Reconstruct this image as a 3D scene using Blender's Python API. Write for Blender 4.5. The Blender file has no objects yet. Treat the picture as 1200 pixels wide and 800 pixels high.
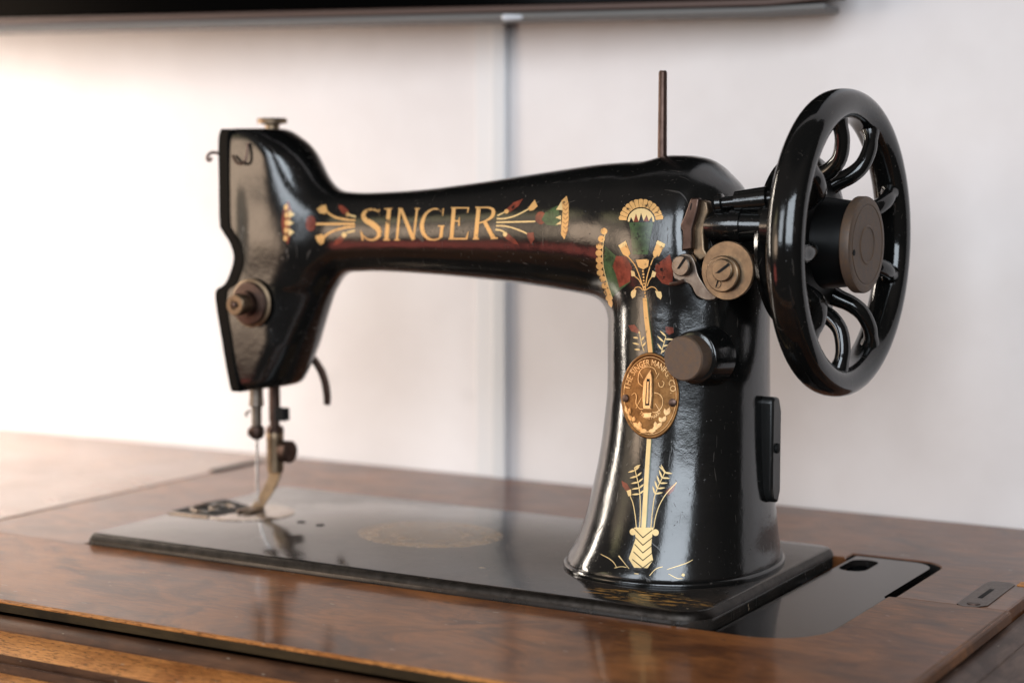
import bpy, bmesh, math, random
import numpy as np
from mathutils import Vector, Matrix
from mathutils.bvhtree import BVHTree
from mathutils.geometry import delaunay_2d_cdt

random.seed(7)
S = bpy.context.scene
COL = S.collection
MM = 0.001
PI = math.pi

# ------------------------------------------------------------------ camera
F_PX, YAW, PITCH = 2134.76, 0.52889, 0.0940
CAM = np.array([702.75, -736.58, 199.2])
FW = np.array([-math.sin(YAW) * math.cos(PITCH), math.cos(YAW) * math.cos(PITCH), -math.sin(PITCH)])
RT = np.cross(FW, [0, 0, 1.0]); RT /= np.linalg.norm(RT)
UP = np.cross(RT, FW)
cd = bpy.data.cameras.new('camera')
cam = bpy.data.objects.new('camera', cd); COL.objects.link(cam)
cd.sensor_width = 36.0
cd.lens = 36.0 * F_PX / 1200.0
cd.clip_start = 0.02; cd.clip_end = 50
cam.matrix_world = Matrix(((RT[0], UP[0], -FW[0], CAM[0] * MM), (RT[1], UP[1], -FW[1], CAM[1] * MM),
                           (RT[2], UP[2], -FW[2], CAM[2] * MM), (0, 0, 0, 1)))
cd.dof.use_dof = True
cd.dof.focus_distance = 0.872
cd.dof.aperture_fstop = 5.2
S.camera = cam

# ------------------------------------------------------------------ light
w = bpy.data.worlds.new('World'); S.world = w; w.use_nodes = True
WT = w.node_tree


def build_room_light():
    """the rest of the room, seen only as light: dark floor, dim ceiling, a warm bright side far to the front left"""
    N = WT.nodes; L = WT.links
    bg = N['Background']
    tc = N.new('ShaderNodeTexCoord')
    nv = N.new('ShaderNodeVectorMath'); nv.operation = 'NORMALIZE'; L.new(tc.outputs['Generated'], nv.inputs[0])
    sep = N.new('ShaderNodeSeparateXYZ'); L.new(nv.outputs[0], sep.inputs[0])

    def m(op, a, b=None):
        n = N.new('ShaderNodeMath'); n.operation = op
        for i, v in enumerate((a, b)):
            if v is None: continue
            if isinstance(v, (int, float)): n.inputs[i].default_value = v
            else: L.new(v, n.inputs[i])
        return n.outputs[0]

    def step(v, lo, hi):
        n = N.new('ShaderNodeMapRange'); n.interpolation_type = 'SMOOTHSTEP'
        n.inputs['From Min'].default_value = lo; n.inputs['From Max'].default_value = hi
        L.new(v, n.inputs['Value']); return n.outputs['Result']

    def dot(d):
        n = N.new('ShaderNodeVectorMath'); n.operation = 'DOT_PRODUCT'
        L.new(nv.outputs[0], n.inputs[0]); n.inputs[1].default_value = Vector(d).normalized(); return n.outputs['Value']

    def col(v, c):
        n = N.new('ShaderNodeVectorMath'); n.operation = 'SCALE'
        n.inputs[0].default_value = c; L.new(v, n.inputs['Scale']); return n.outputs[0]

    def add(a, b):
        n = N.new('ShaderNodeVectorMath'); L.new(a, n.inputs[0]); L.new(b, n.inputs[1]); return n.outputs[0]
    z = sep.outputs[2]; y = sep.outputs[1]
    front = step(m('MULTIPLY', y, -1.0), -.25, .5)
    upper = m('MULTIPLY', step(z, -.03, .10), m('SUBTRACT', 1.0, step(z, .72, .90)))
    walls = col(m('MULTIPLY', front, upper), (.12, .10, .09))
    zb = step(z, -.25, -.05)
    warm = add(col(m('MULTIPLY', step(dot((-.615, -.788, -.01)), .988, .9965), zb), (5.6, 4.1, 2.95)),
               col(m('MULTIPLY', step(dot((-.73, -.68, .06)), .965, .990), zb), (1.5, 1.2, .88)))
    low = col(m('MULTIPLY', front, m('SUBTRACT', 1.0, step(z, -.1, .0))), (.035, .028, .024))
    base = col(step(z, -2, -1.5), (.05, .045, .042))
    red = add(col(m('MULTIPLY', step(dot((-.66, -.685, -.30)), .9915, .9975), 1.0), (2.6, .55, .42)),
              col(m('MULTIPLY', step(dot((-.69, -.67, .276)), .9945, .9975), 1.0), (1.5, 1.35, .72)))
    L.new(add(add(add(walls, warm), red), add(low, base)), bg.inputs[0])
    bg.inputs[1].default_value = 1.0


build_room_light()
S.view_settings.view_transform = 'Standard'
S.view_settings.look = 'None'
S.view_settings.exposure = -0.15
S.view_settings.gamma = 1.0


def area(name, loc, target, sx, sy, power, col):
    l = bpy.data.lights.new(name, 'AREA')
    l.shape = 'RECTANGLE'; l.size = sx; l.size_y = sy; l.energy = power; l.color = col
    o = bpy.data.objects.new(name, l); COL.objects.link(o)
    o.location = loc
    d = Vector(target) - Vector(loc)
    o.rotation_euler = d.to_track_quat('-Z', 'Y').to_euler()
    return o


area('window_light_left', (-0.68, -0.03, 0.36), (-0.57, 0.306, 0.05), 0.17, 0.8, 17.0, (1.0, 0.89, 0.77))
area('window_light_behind', (1.16, -1.85, 0.80), (0.32, 0.1, 0.12), 1.45, 1.2, 54, (0.82, 0.91, 1.0))
area('window_light_far', (-0.33, -1.95, 0.66), (0.25, 0.1, 0.12), 0.5, 0.9, 12, (0.84, 0.92, 1.0))


# ------------------------------------------------------------------ pixel helper: point of the photograph -> point on a plane of the scene
def ray(u, v):
    return FW + RT * (u - 600) / F_PX - UP * (v - 400) / F_PX


def plane_pt(u, v, ax, val):
    d = ray(u, v)
    return CAM + d * (val - CAM[ax]) / d[ax]


# ------------------------------------------------------------------ materials
def mat(name, base=(.5, .5, .5), rough=.5, metal=0., spec=.5, coat=0., coat_rough=.05):
    m = bpy.data.materials.new(name); m.use_nodes = True
    b = m.node_tree.nodes['Principled BSDF']
    b.inputs['Base Color'].default_value = (*base, 1)
    b.inputs['Roughness'].default_value = rough
    b.inputs['Metallic'].default_value = metal
    b.inputs['Specular IOR Level'].default_value = spec
    b.inputs['Coat Weight'].default_value = coat
    b.inputs['Coat Roughness'].default_value = coat_rough
    return m


class NT:
    """small helper to wire shader nodes"""
    def __init__(s, m):
        s.t = m.node_tree; s.n = s.t.nodes; s.l = s.t.links
        s.b = s.n['Principled BSDF']

    def add(s, kind, **kw):
        n = s.n.new(kind)
        for k, v in kw.items():
            if k.startswith('i_'):
                key = k[2:]
                key = int(key) if key.isdigit() else key.replace('_', ' ')
                n.inputs[key].default_value = v
            else:
                setattr(n, k, v)
        return n

    def link(s, a, b):
        s.l.new(a, b)

    def coord(s, scale=(1, 1, 1), rot=(0, 0, 0), loc=(0, 0, 0)):
        tc = s.add('ShaderNodeTexCoord'); mp = s.add('ShaderNodeMapping')
        mp.inputs['Scale'].default_value = scale; mp.inputs['Rotation'].default_value = rot
        mp.inputs['Location'].default_value = loc
        s.link(tc.outputs['Object'], mp.inputs['Vector'])
        return mp.outputs['Vector']

    def noise(s, vec, scale, detail=4, rough=.55, dist=0.):
        n = s.add('ShaderNodeTexNoise')
        n.inputs['Scale'].default_value = scale; n.inputs['Detail'].default_value = detail
        n.inputs['Roughness'].default_value = rough; n.inputs['Distortion'].default_value = dist
        s.link(vec, n.inputs['Vector'])
        return n.outputs['Fac']

    def ramp(s, fac, stops):
        r = s.add('ShaderNodeValToRGB')
        e = r.color_ramp.elements
        while len(e) < len(stops): e.new(.5)
        for k, (p, c) in enumerate(stops):
            e[k].position = p
            e[k].color = (c, c, c, 1) if isinstance(c, (int, float)) else (*c, 1)
        s.link(fac, r.inputs['Fac'])
        return r.outputs['Color']

    def mix(s, fac, a, b):
        m = s.add('ShaderNodeMix', data_type='RGBA')
        for sock, v in ((m.inputs[0], fac), (m.inputs[6], a), (m.inputs[7], b)):
            if isinstance(v, (int, float)): sock.default_value = v
            elif isinstance(v, tuple): sock.default_value = (*v, 1)
            else: s.link(v, sock)
        return m.outputs[2]

    def math(s, op, a, b=None, clamp=False):
        m = s.add('ShaderNodeMath', operation=op, use_clamp=clamp)
        for sock, v in ((m.inputs[0], a), (m.inputs[1], b)):
            if v is None: continue
            if isinstance(v, (int, float)): sock.default_value = v
            else: s.link(v, sock)
        return m.outputs[0]

    def bump(s, h, strength, dist=.001, to=None):
        b = s.add('ShaderNodeBump'); b.inputs['Strength'].default_value = strength
        b.inputs['Distance'].default_value = dist
        s.link(h, b.inputs['Height'])
        s.link(b.outputs['Normal'], s.b.inputs['Normal'])
        return b


def enamel(name, base=.010, rough=.13, spec=.7, grain=1.0):
    """black japanned cast iron: brushed on by hand, uneven, scratched and pitted"""
    m = mat(name, (base, base, base * .95), rough, 0, spec)
    t = NT(m); v = t.coord()
    big = t.noise(v, 45, 3); mid = t.noise(v, 240, 3, .6); fine = t.noise(v, 1100, 2, .6); pit = t.noise(v, 640, 2, .5)
    spots = t.ramp(pit, [(.70, 0.), (.75, 1.)])
    sv = t.coord((40, 700, 55), rot=(.3, .2, .5)); sv2 = t.coord((620, 60, 40), rot=(.1, .6, -.3))
    scr = t.math('MAXIMUM', t.ramp(t.noise(sv, 1.6, 2, .5), [(.70, 0.), (.735, 1.)]), t.ramp(t.noise(sv2, 1.6, 2, .5), [(.71, 0.), (.745, 1.)]))
    dull = t.ramp(t.noise(v, 26, 5, .65), [(.42, 0.), (.72, 1.)])
    r = t.math('ADD', t.math('MULTIPLY', dull, .10), rough)
    r = t.math('ADD', r, t.math('MULTIPLY', t.math('MAXIMUM', spots, scr), .22))
    t.link(r, t.b.inputs['Roughness'])
    c = t.mix(spots, (base, base, base * .95), (.030, .024, .020))
    c = t.mix(t.math('MULTIPLY', scr, .5), c, (.050, .040, .032))
    t.link(c, t.b.inputs['Base Color'])
    h = t.math('ADD', t.math('MULTIPLY', big, .75), t.math('ADD', t.math('MULTIPLY', fine, .10 * grain), t.math('MULTIPLY', mid, .26 * grain)))
    h = t.math('ADD', h, t.math('MULTIPLY', spots, -.14)); h = t.math('ADD', h, t.math('MULTIPLY', scr, -.03))
    t.bump(h, .20, .0012)
    return m


def aged_metal(name, c0, c1, rough=.38, scale=160):
    m = mat(name, c0, rough, 1.0)
    t = NT(m); v = t.coord()
    n = t.noise(v, scale, 5, .65); n2 = t.noise(v, scale * 5, 3, .6)
    f = t.ramp(n, [(.35, 0.), (.68, 1.)])
    t.link(t.mix(f, c0, c1), t.b.inputs['Base Color'])
    t.link(t.math('ADD', t.math('MULTIPLY', n2, .25), rough - .1), t.b.inputs['Roughness'])
    t.bump(n2, .12, .0004)
    return m


M_FACE = mat('dull_black_plate', (.002, .002, .002), .3, 0, .06)
M_BODY = enamel('black_japan_enamel', .004, .13)
M_SATIN = enamel('satin_black_enamel', .006, .32, .4)
M_HUB = mat('dull_black_hub', (.003, .003, .003), .4, 0, .15)
M_RUB = aged_metal('rubbed_bed_edge', (.050, .043, .038), (.020, .017, .015), .40, 120)
M_WHEEL = enamel('wheel_enamel', .004, .08, .55, .5)
M_STEEL = aged_metal('tarnished_steel', (.24, .20, .165), (.13, .10, .08), .38)
M_BRASS = aged_metal('worn_brass_steel', (.25, .175, .11), (.14, .10, .068), .42)
M_DARK = aged_metal('browned_steel', (.11, .07, .056), (.06, .038, .03), .42)
M_KNOB = aged_metal('brown_oxide_steel', (.082, .056, .042), (.115, .066, .036), .52, 320)
M_KNOB.node_tree.nodes['Principled BSDF'].inputs['Metallic'].default_value = .25
M_PLATE = aged_metal('needle_plate_steel', (.42, .37, .32), (.30, .25, .21), .22)
M_BLACK = mat('dark_recess', (.004, .004, .004), .7, 0, .2)


def transfer(name, c, worn=.5, metal=.35, rough=.4, bare=(.008, .007, .006), fade=0.):
    """printed transfer, rubbed through to the black in places"""
    m = mat(name, c, rough, metal)
    t = NT(m); v = t.coord()
    n = t.noise(v, 420, 5, .7); n2 = t.noise(v, 60, 3)
    f = t.math('ADD', t.math('MULTIPLY', n, .75), t.math('MULTIPLY', n2, .35))
    hi = .66 + .14 * (1 - worn)
    f = t.ramp(f, [(hi - .05, 0.), (hi, 1.)])
    shade = t.mix(t.noise(v, 150, 4), tuple(q * .8 for q in c), tuple(min(1, q * 1.15) for q in c))
    if fade:
        shade = t.mix(t.math('MULTIPLY', t.ramp(t.noise(v, 190, 5, .7), [(.34, 0.), (.62, 1.)]), fade), shade, bare)
    t.link(t.mix(f, shade, bare), t.b.inputs['Base Color'])
    return m


M_GOLD = transfer('gold_leaf', (.66, .37, .13), .9)
M_CREAM = transfer('pale_gold_leaf', (.70, .50, .23), .55)
M_RED = transfer('red_transfer', (.27, .055, .03), .9, 0, .16, fade=.6)
M_GREEN = transfer('green_transfer', (.070, .115, .045), .9, 0, .16, fade=.65)
M_BADGE = aged_metal('badge_brass', (.30, .15, .055), (.13, .062, .024), .42, 240)
M_BADGE_HI = aged_metal('badge_brass_raised', (.80, .50, .25), (.60, .34, .14), .34, 240)  # raised parts in paler brass, setting the relief off from the ground


# ------------------------------------------------------------------ mesh builder (millimetres)
class MB:
    def __init__(s):
        s.v = []; s.f = []; s.m = []

    def add(s, verts, faces, mi=0):
        o = len(s.v)
        s.v += [tuple(float(c) for c in p) for p in verts]
        s.f += [tuple(i + o for i in f) for f in faces]
        s.m += [mi] * len(faces)
        return s

    def box(s, x0, x1, y0, y1, z0, z1, mi=0):
        v = [(x, y, z) for z in (z0, z1) for y in (y0, y1) for x in (x0, x1)]
        return s.add(v, [(0, 2, 3, 1), (4, 5, 7, 6), (0, 1, 5, 4), (2, 6, 7, 3), (0, 4, 6, 2), (1, 3, 7, 5)], mi)

    def loft(s, rings, closed=True, caps=True, mi=0):
        n = len(rings[0]); vs = [p for r in rings for p in r]; fs = []
        for k in range(len(rings) - 1):
            for i in range(n if closed else n - 1):
                j = (i + 1) % n
                fs.append((k * n + i, k * n + j, (k + 1) * n + j, (k + 1) * n + i))
        if caps:
            fs.append(tuple(range(n - 1, -1, -1)))
            fs.append(tuple((len(rings) - 1) * n + i for i in range(n)))
        return s.add(vs, fs, mi)

    def lathe(s, prof, org, axis, n=40, mi=0):
        """prof: (distance along axis, radius)"""
        ax = Vector(axis).normalized()
        t = Vector((0, 0, 1)) if abs(ax.z) < .9 else Vector((1, 0, 0))
        e1 = ax.cross(t).normalized(); e2 = ax.cross(e1)
        o = Vector(org)
        rings = []
        for d, r in prof:
            r = max(r, .01)
            rings.append([o + ax * d + e1 * (r * math.cos(2 * PI * i / n)) + e2 * (r * math.sin(2 * PI * i / n)) for i in range(n)])
        return s.loft(rings, mi=mi)

    def tube(s, pts, rad, n=12, mi=0, flat=None):
        """flat: (ratio, direction) squashes the section along a direction"""
        P = [Vector(p) for p in pts]
        R = rad if isinstance(rad, (list, tuple)) else [rad] * len(P)
        rings = []; prev = None
        for i, p in enumerate(P):
            d = (P[min(i + 1, len(P) - 1)] - P[max(i - 1, 0)]).normalized()
            if prev is None:
                t = Vector((0, 0, 1)) if abs(d.z) < .9 else Vector((1, 0, 0))
                e1 = d.cross(t).normalized()
            else:
                e1 = (prev - d * prev.dot(d)).normalized()
            prev = e1; e2 = d.cross(e1)
            ring = []
            for k in range(n):
                off = e1 * (R[i] * math.cos(2 * PI * k / n)) + e2 * (R[i] * math.sin(2 * PI * k / n))
                if flat:
                    fd = Vector(flat[1]).normalized()
                    off -= fd * off.dot(fd) * (1 - flat[0])
                ring.append(p + off)
            rings.append(ring)
        return s.loft(rings, mi=mi)

    def prism(s, poly, lo, hi, ax, mi=0):
        """poly in the two other axes (in xyz order), extruded along axis ax"""
        def P(a, b, c):
            return {0: (c, a, b), 1: (a, c, b), 2: (a, b, c)}[ax]
        return s.loft([[P(a, b, lo) for a, b in poly], [P(a, b, hi) for a, b in poly]], mi=mi)

    def build(s, name, mats, parent=None, smooth=True, bevel=0., angle=35, seg=2, subsurf=0):
        if not isinstance(mats, (list, tuple)): mats = [mats]
        me = bpy.data.meshes.new(name)
        org = Vector((0, 0, 0))
        me.from_pydata([(x * MM, y * MM, z * MM) for x, y, z in s.v], [], s.f)
        for m in mats: me.materials.append(m)
        me.polygons.foreach_set('material_index', s.m)
        bm = bmesh.new(); bm.from_mesh(me)
        bmesh.ops.recalc_face_normals(bm, faces=bm.faces)
        ca = math.radians(angle)
        for e in bm.edges:
            if len(e.link_faces) == 2 and e.calc_face_angle(0) > ca: e.smooth = False
        for f in bm.faces: f.smooth = smooth
        bm.to_mesh(me); bm.free()
        o = bpy.data.objects.new(name, me); COL.objects.link(o)
        if parent: attach(o, parent)
        if bevel:
            b = o.modifiers.new('bevel', 'BEVEL'); b.width = bevel * MM; b.segments = seg
            b.limit_method = 'ANGLE'; b.angle_limit = math.radians(35); b.harden_normals = False
        if subsurf:
            q = o.modifiers.new('sub', 'SUBSURF'); q.levels = subsurf; q.render_levels = subsurf
        return o


def world_loc(o):
    p = Vector((0, 0, 0))
    while o:
        p += o.location; o = o.parent
    return p


def attach(o, parent):
    """geometry is written in scene millimetres: shift it into the parent's frame"""
    o.parent = parent
    o.location = -world_loc(parent)


def empty(name, loc):
    e = bpy.data.objects.new(name, None); COL.objects.link(e)
    e.location = Vector(loc) * MM
    e.empty_display_size = .05
    return e


def tag(o, label, cat, group=None):
    o['label'] = label; o['category'] = cat
    if group: o['group'] = group
    return o


def arc(cx, cy, r, a0, a1, n):
    return [(cx + r * math.cos(math.radians(a0 + (a1 - a0) * i / n)), cy + r * math.sin(math.radians(a0 + (a1 - a0) * i / n))) for i in range(n + 1)]


def rrect(x0, x1, y0, y1, radii, inset=0., n=10):
    """rounded rectangle, radii for corners (x0y0, x1y0, x1y1, x0y1)"""
    x0 += inset; x1 -= inset; y0 += inset; y1 -= inset
    r = [max(q - inset, .3) for q in radii]
    pts = []
    pts += arc(x0 + r[0], y0 + r[0], r[0], 180, 270, n)
    pts += arc(x1 - r[1], y0 + r[1], r[1], 270, 360, n)
    pts += arc(x1 - r[2], y1 - r[2], r[2], 0, 90, n)
    pts += arc(x0 + r[3], y1 - r[3], r[3], 90, 180, n)
    return pts


def smoothpath(pts, n=8):
    """Catmull-Rom through the points (any dimension)"""
    P = [np.array(p, float) for p in pts]
    P = [2 * P[0] - P[1]] + P + [2 * P[-1] - P[-2]]
    out = []
    for i in range(1, len(P) - 2):
        for k in range(n):
            t = k / n
            a, b, c, d = P[i - 1], P[i], P[i + 1], P[i + 2]
            out.append(.5 * (2 * b + (c - a) * t + (2 * a - 5 * b + 4 * c - d) * t * t + (3 * b - a - 3 * c + d) * t ** 3))
    out.append(P[-2])
    return out


# ================================================================== THE SETTING
TZ = -6.0            # table surface
WALL_Y = 306.0


def wall_mat():
    m = mat('white_wall_paint', (.70, .675, .665), .75, 0, .25)
    t = NT(m); v = t.coord()
    n = t.noise(v, 3, 4); n2 = t.noise(v, 240, 3)
    spots = t.ramp(t.noise(v, 26, 1, .4), [(.70, 0.), (.76, 1.)])
    c = t.mix(t.ramp(t.noise(v, 9, 4, .6), [(.35, 0.), (.7, 1.)]), (.655, .605, .59), (.725, .68, .668))
    t.link(t.mix(t.math('MULTIPLY', spots, .12), c, (.5, .47, .45)), t.b.inputs['Base Color'])
    t.bump(n2, .08, .0006)
    return m


wall = MB().box(-2600, 760, WALL_Y, WALL_Y + 120, -700, 1500).build('wall', wall_mat())
wall['kind'] = 'structure'

# white cable trunking running down the wall
M_TRUNK = mat('grey_plastic', (.57, .565, .57), .6)
M_TRUNK_SHADE = mat('trunk_shade_grey', (.64, .615, .61), .6)
tr = empty('cable_trunking', (86, WALL_Y, -8))
tag(tr, 'pale grey cable trunking running down the white wall behind the machine', 'trunking')
MB().box(80, 92, WALL_Y - 5, WALL_Y - .05, -8, 330).build('trunk_cover', M_TRUNK, tr, bevel=2.0)
MB().box(66, 79.8, WALL_Y - 2, WALL_Y - .04, -8, 330).build('trunk_side_shade', M_TRUNK_SHADE, tr, bevel=.9)  # flat strip whose grey stands in for the soft shade beside the cover

# black flat screen hanging over the machine: only its lower edge is in the photograph
sc = empty('wall_screen', (100, 240, 292))
tag(sc, 'black flat screen hanging above the machine, only its lower edge in view', 'screen')
M_SCR = mat('screen_black', (.001, .001, .001), .12, 0, .03)
M_TRIM = mat('bronze_trim', (.065, .036, .028), .5, .2)
M_SBACK = mat('grey_screen_underside', (.13, .125, .12), .6)
A_TV = plane_pt(0, 29, 1, 205); B_TV = plane_pt(985, 5, 1, 262)


def tv_strip(y_off0, y_off1, z0, z1, name, m, bev=1.0, x_over=1.0):
    """strip that follows the lower edge of the screen between two depths behind its front"""
    d = (B_TV - A_TV); d[2] = 0; L = np.linalg.norm(d); d /= L
    nrm = np.array([-d[1], d[0], 0])
    a = A_TV - d * 420; b = A_TV + d * (L * x_over)
    mb = MB(); rings = []
    slope = (B_TV[2] - A_TV[2]) / L
    N = 24
    for i in range(N + 1):
        s_ = -420 + (L * x_over + 420) * i / N
        q = A_TV + d * s_
        e = max(0., (s_ - (L - 40)) / 40.)              # rounded lower corner
        zb = A_TV[2] + slope * s_ + (3.0 * e ** 3)
        rings.append([(*(q + nrm * y_off0)[:2], zb + z0), (*(q + nrm * y_off1)[:2], zb + z0),
                      (*(q + nrm * y_off1)[:2], zb + z1), (*(q + nrm * y_off0)[:2], zb + z1)])
    return mb.loft(rings).build(name, m, sc, smooth=False, bevel=bev)


tv_strip(0, 14, 4.2, 560, 'screen_panel', M_SCR, .8)
tv_strip(-.8, 13, .2, 3.9, 'lower_trim', M_TRIM, .8)
tv_strip(2, 34, -4.2, -.1, 'housing', M_SBACK, 1.6, .985)
q = plane_pt(603, 21, 1, 232)
MB().lathe([(-6, 1.5), (-5, 2.2), (5, 1.6), (7, .4)], (q[0], q[1] - 3, q[2]), (1, .2, .0), 16).build('pale_edge_bump', mat('pale_bump', (.55, .55, .57), .4), sc)  # small pale bump on the screen's lower edge


# ------------------------------------------------------------------ table
def wood_mat(name, dark, mid, lite, grain=(9, 60, 60), rough=.2, fig=6., coat=.5, pores=0., seed=0., worn=.5):
    m = mat(name, mid, .5, 0, .12, coat, rough)
    t = NT(m)
    v = t.coord(grain, loc=(seed, seed * .7, 0)); v1 = t.coord((1, 1, 1), loc=(seed, seed, 0))
    vs = t.coord((14, 260, 260), loc=(seed, 0, 0))
    a = t.noise(v, fig, 6, .6, .7); b = t.noise(vs, 7, 5, .7); c = t.noise(v1, 7, 4, .6)
    f = t.ramp(a, [(.28, 0.), (.72, 1.)])
    col = t.mix(f, dark, mid)
    col = t.mix(t.ramp(c, [(.40, 0.), (.72, .6)]), col, lite)
    cl = t.noise(t.coord((11, 17, 17), rot=(0, 0, .12), loc=(seed + 3, 3, 0)), 1.6, 6, .66, 1.2)
    col = t.mix(t.ramp(cl, [(.44, 0.), (.66, .8)]), col, dark)
    col = t.mix(t.math('MULTIPLY', t.ramp(b, [(.52, 0.), (.70, 1.)]), .55), col, tuple(x * .45 for x in dark))
    if pores:
        vp = t.coord((70, 520, 520), loc=(seed, 0, 0))
        p = t.ramp(t.noise(vp, 3.2, 2, .5), [(.57, 0.), (.62, 1.)])
        col = t.mix(t.math('MULTIPLY', p, pores), col, tuple(x * .25 for x in dark))
    # pale nicks and dark scuffs
    nv = t.coord((36, 110, 110), rot=(0, 0, .25), loc=(seed, 2, 0))
    nick = t.ramp(t.noise(nv, 3.0, 2, .5), [(.715, 0.), (.74, 1.)])
    col = t.mix(t.math('MULTIPLY', nick, .55), col, (.42, .33, .25))
    sv = t.coord((30, 70, 70), rot=(0, 0, -.4), loc=(seed + 4, 1, 0))
    scuff = t.ramp(t.noise(sv, 3.3, 3, .6), [(.70, 0.), (.74, 1.)])
    col = t.mix(t.math('MULTIPLY', scuff, .7), col, (.018, .012, .01))
    t.link(col, t.b.inputs['Base Color'])
    wr = t.noise(v1, 16, 5, .65)
    rr = t.math('ADD', t.math('MULTIPLY', t.ramp(wr, [(.3, 0.), (.75, 1.)]), .22 * worn), rough)
    t.link(rr, t.b.inputs['Coat Roughness'])
    t.link(t.math('ADD', t.math('MULTIPLY', wr, .3), .35), t.b.inputs['Roughness'])
    hv = t.math('ADD', t.math('MULTIPLY', b, .5), t.math('MULTIPLY', wr, .5))
    bp = t.bump(hv, .05, .0006)
    t.link(bp.outputs['Normal'], t.b.inputs['Coat Normal'])
    return m


W_TOP = wood_mat('polished_walnut', (.042, .014, .006), (.18, .060, .018), (.32, .122, .038), seed=0, rough=.06, coat=.55, worn=.35)
W_FLAP = wood_mat('polished_walnut_flap', (.042, .013, .005), (.22, .070, .017), (.40, .150, .040), seed=3, rough=.05, coat=.38, worn=.3)
W_LEAF = wood_mat('worn_walnut_leaf', (.09, .038, .016), (.20, .088, .036), (.32, .16, .07), seed=6, rough=.14, coat=1.0, worn=.5)
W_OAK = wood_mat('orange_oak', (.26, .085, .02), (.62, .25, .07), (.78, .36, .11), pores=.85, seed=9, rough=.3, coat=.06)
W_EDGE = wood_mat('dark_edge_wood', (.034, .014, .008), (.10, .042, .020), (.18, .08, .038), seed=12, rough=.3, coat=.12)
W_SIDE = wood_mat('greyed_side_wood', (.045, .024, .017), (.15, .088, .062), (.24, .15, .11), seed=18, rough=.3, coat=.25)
W_LIP = wood_mat('dark_lip_wood', (.012, .008, .004), (.034, .021, .009), (.09, .055, .022), seed=15, rough=.35, coat=.05)

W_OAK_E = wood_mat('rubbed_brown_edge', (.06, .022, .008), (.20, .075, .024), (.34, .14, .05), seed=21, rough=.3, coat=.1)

tb = empty('sewing_table', (190, 90, -780))
tag(tb, 'polished brown wooden sewing table under the machine, with hinged front flap', 'table')

RX1, RY0, RY1 = 423.0, -1.6, 190.0       # right / front / back sides of the opening the machine sits in
opening = [(-1.5, RY0)] + arc(RX1 - 32, RY0 + 32, 32, 270, 360, 14) + [(RX1, 103.0)]
MB().prism([(-92.6, -120), (482, -120), (482, 103.0)] + opening[::-1] + [(-1.5, -1.6), (-92.6, -1.6)], TZ - 5.4, TZ, 2).build(
    'front_flap', W_FLAP, tb, smooth=False, bevel=.9)
op2 = [(-1.5, 179.0), (374, 179.0)] + [(374, RY1)] + arc(RX1 + 3 - 14, RY1 - 14, 14, 90, 0, 8) + [(RX1 + 3, 103.5)]
MB().prism([(-92.6, -1.1), (-1.6, -1.1)] + op2 + [(480, 103.5), (480, 303.5), (-92.6, 303.5)], TZ - 18, TZ - .35, 2).build(
    'table_top', W_TOP, tb, smooth=False, bevel=.8)
MB().prism([(-720, -120), (-94.4, -120), (-94.4, 303.5), (-720, 303.5)], TZ - 18, TZ - .2, 2).build('left_leaf', W_LEAF, tb, smooth=False, bevel=1.0)
MB().box(-94, 482, -112, 303, TZ - 45, TZ - 28).build('inner_board', M_BLACK, tb, smooth=False)  # black colour stands in for the shade down in the gaps
MB().prism([(-121.1, TZ - 5.2), (-120.15, TZ - 5.4), (-120.15, TZ - 1.0), (-121.1, TZ - 1.2)], -92, 481.6, 0).build('flap_edging', W_LIP, tb, smooth=False, bevel=.25)
MB().prism([(-121.0, TZ - 1.15), (-118.6, TZ - .6), (-118.2, TZ + .12), (-120.3, TZ + .1), (-121.0, TZ - .4)], -92, 481.4, 0).build('worn_flap_edge', W_OAK, tb, bevel=.2)
MB().prism([(482.15, TZ - 5.2), (483.0, TZ - 5.0), (482.6, TZ - 1.0), (481.0, TZ + .1), (479.8, TZ + .08), (480.4, TZ - 1)], -118, 102.6, 1).build('worn_flap_edge', W_OAK_E, tb, bevel=.15)
gap_strip = [(374.2, 179), (374.2, RY1 - .3)] + arc(RX1 + 2.7 - 14, RY1 - .3 - 14, 14, 90, 0, 8) + [(RX1 + 2.7, 103.9)]
MB().loft([[(x, y, TZ - 17) for x, y in gap_strip], [(x, y, TZ - 1.0) for x, y in gap_strip]], closed=False, caps=False).build('recess_shade_strip', M_BLACK, tb)  # added black strip, standing in for shade in the gap round the plate
# the sliding plate right of the bed, with its finger hole
pl = [(377, 2)] + arc(422.4 - 31.4, 2 + 29.4 - 3, 31.4, 270, 360, 14) + [(422.4, 101), (420.6, 103.6)] + arc(420.6 - 13, 187 - 13, 13, 0, 90, 8) + [(377, 187)]
pl = [(x, max(y, -.6)) for x, y in pl]
PLATE = MB()
hole = rrect(378.5, 393.5, 150, 180, (7, 7, 7, 7), n=6)


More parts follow.
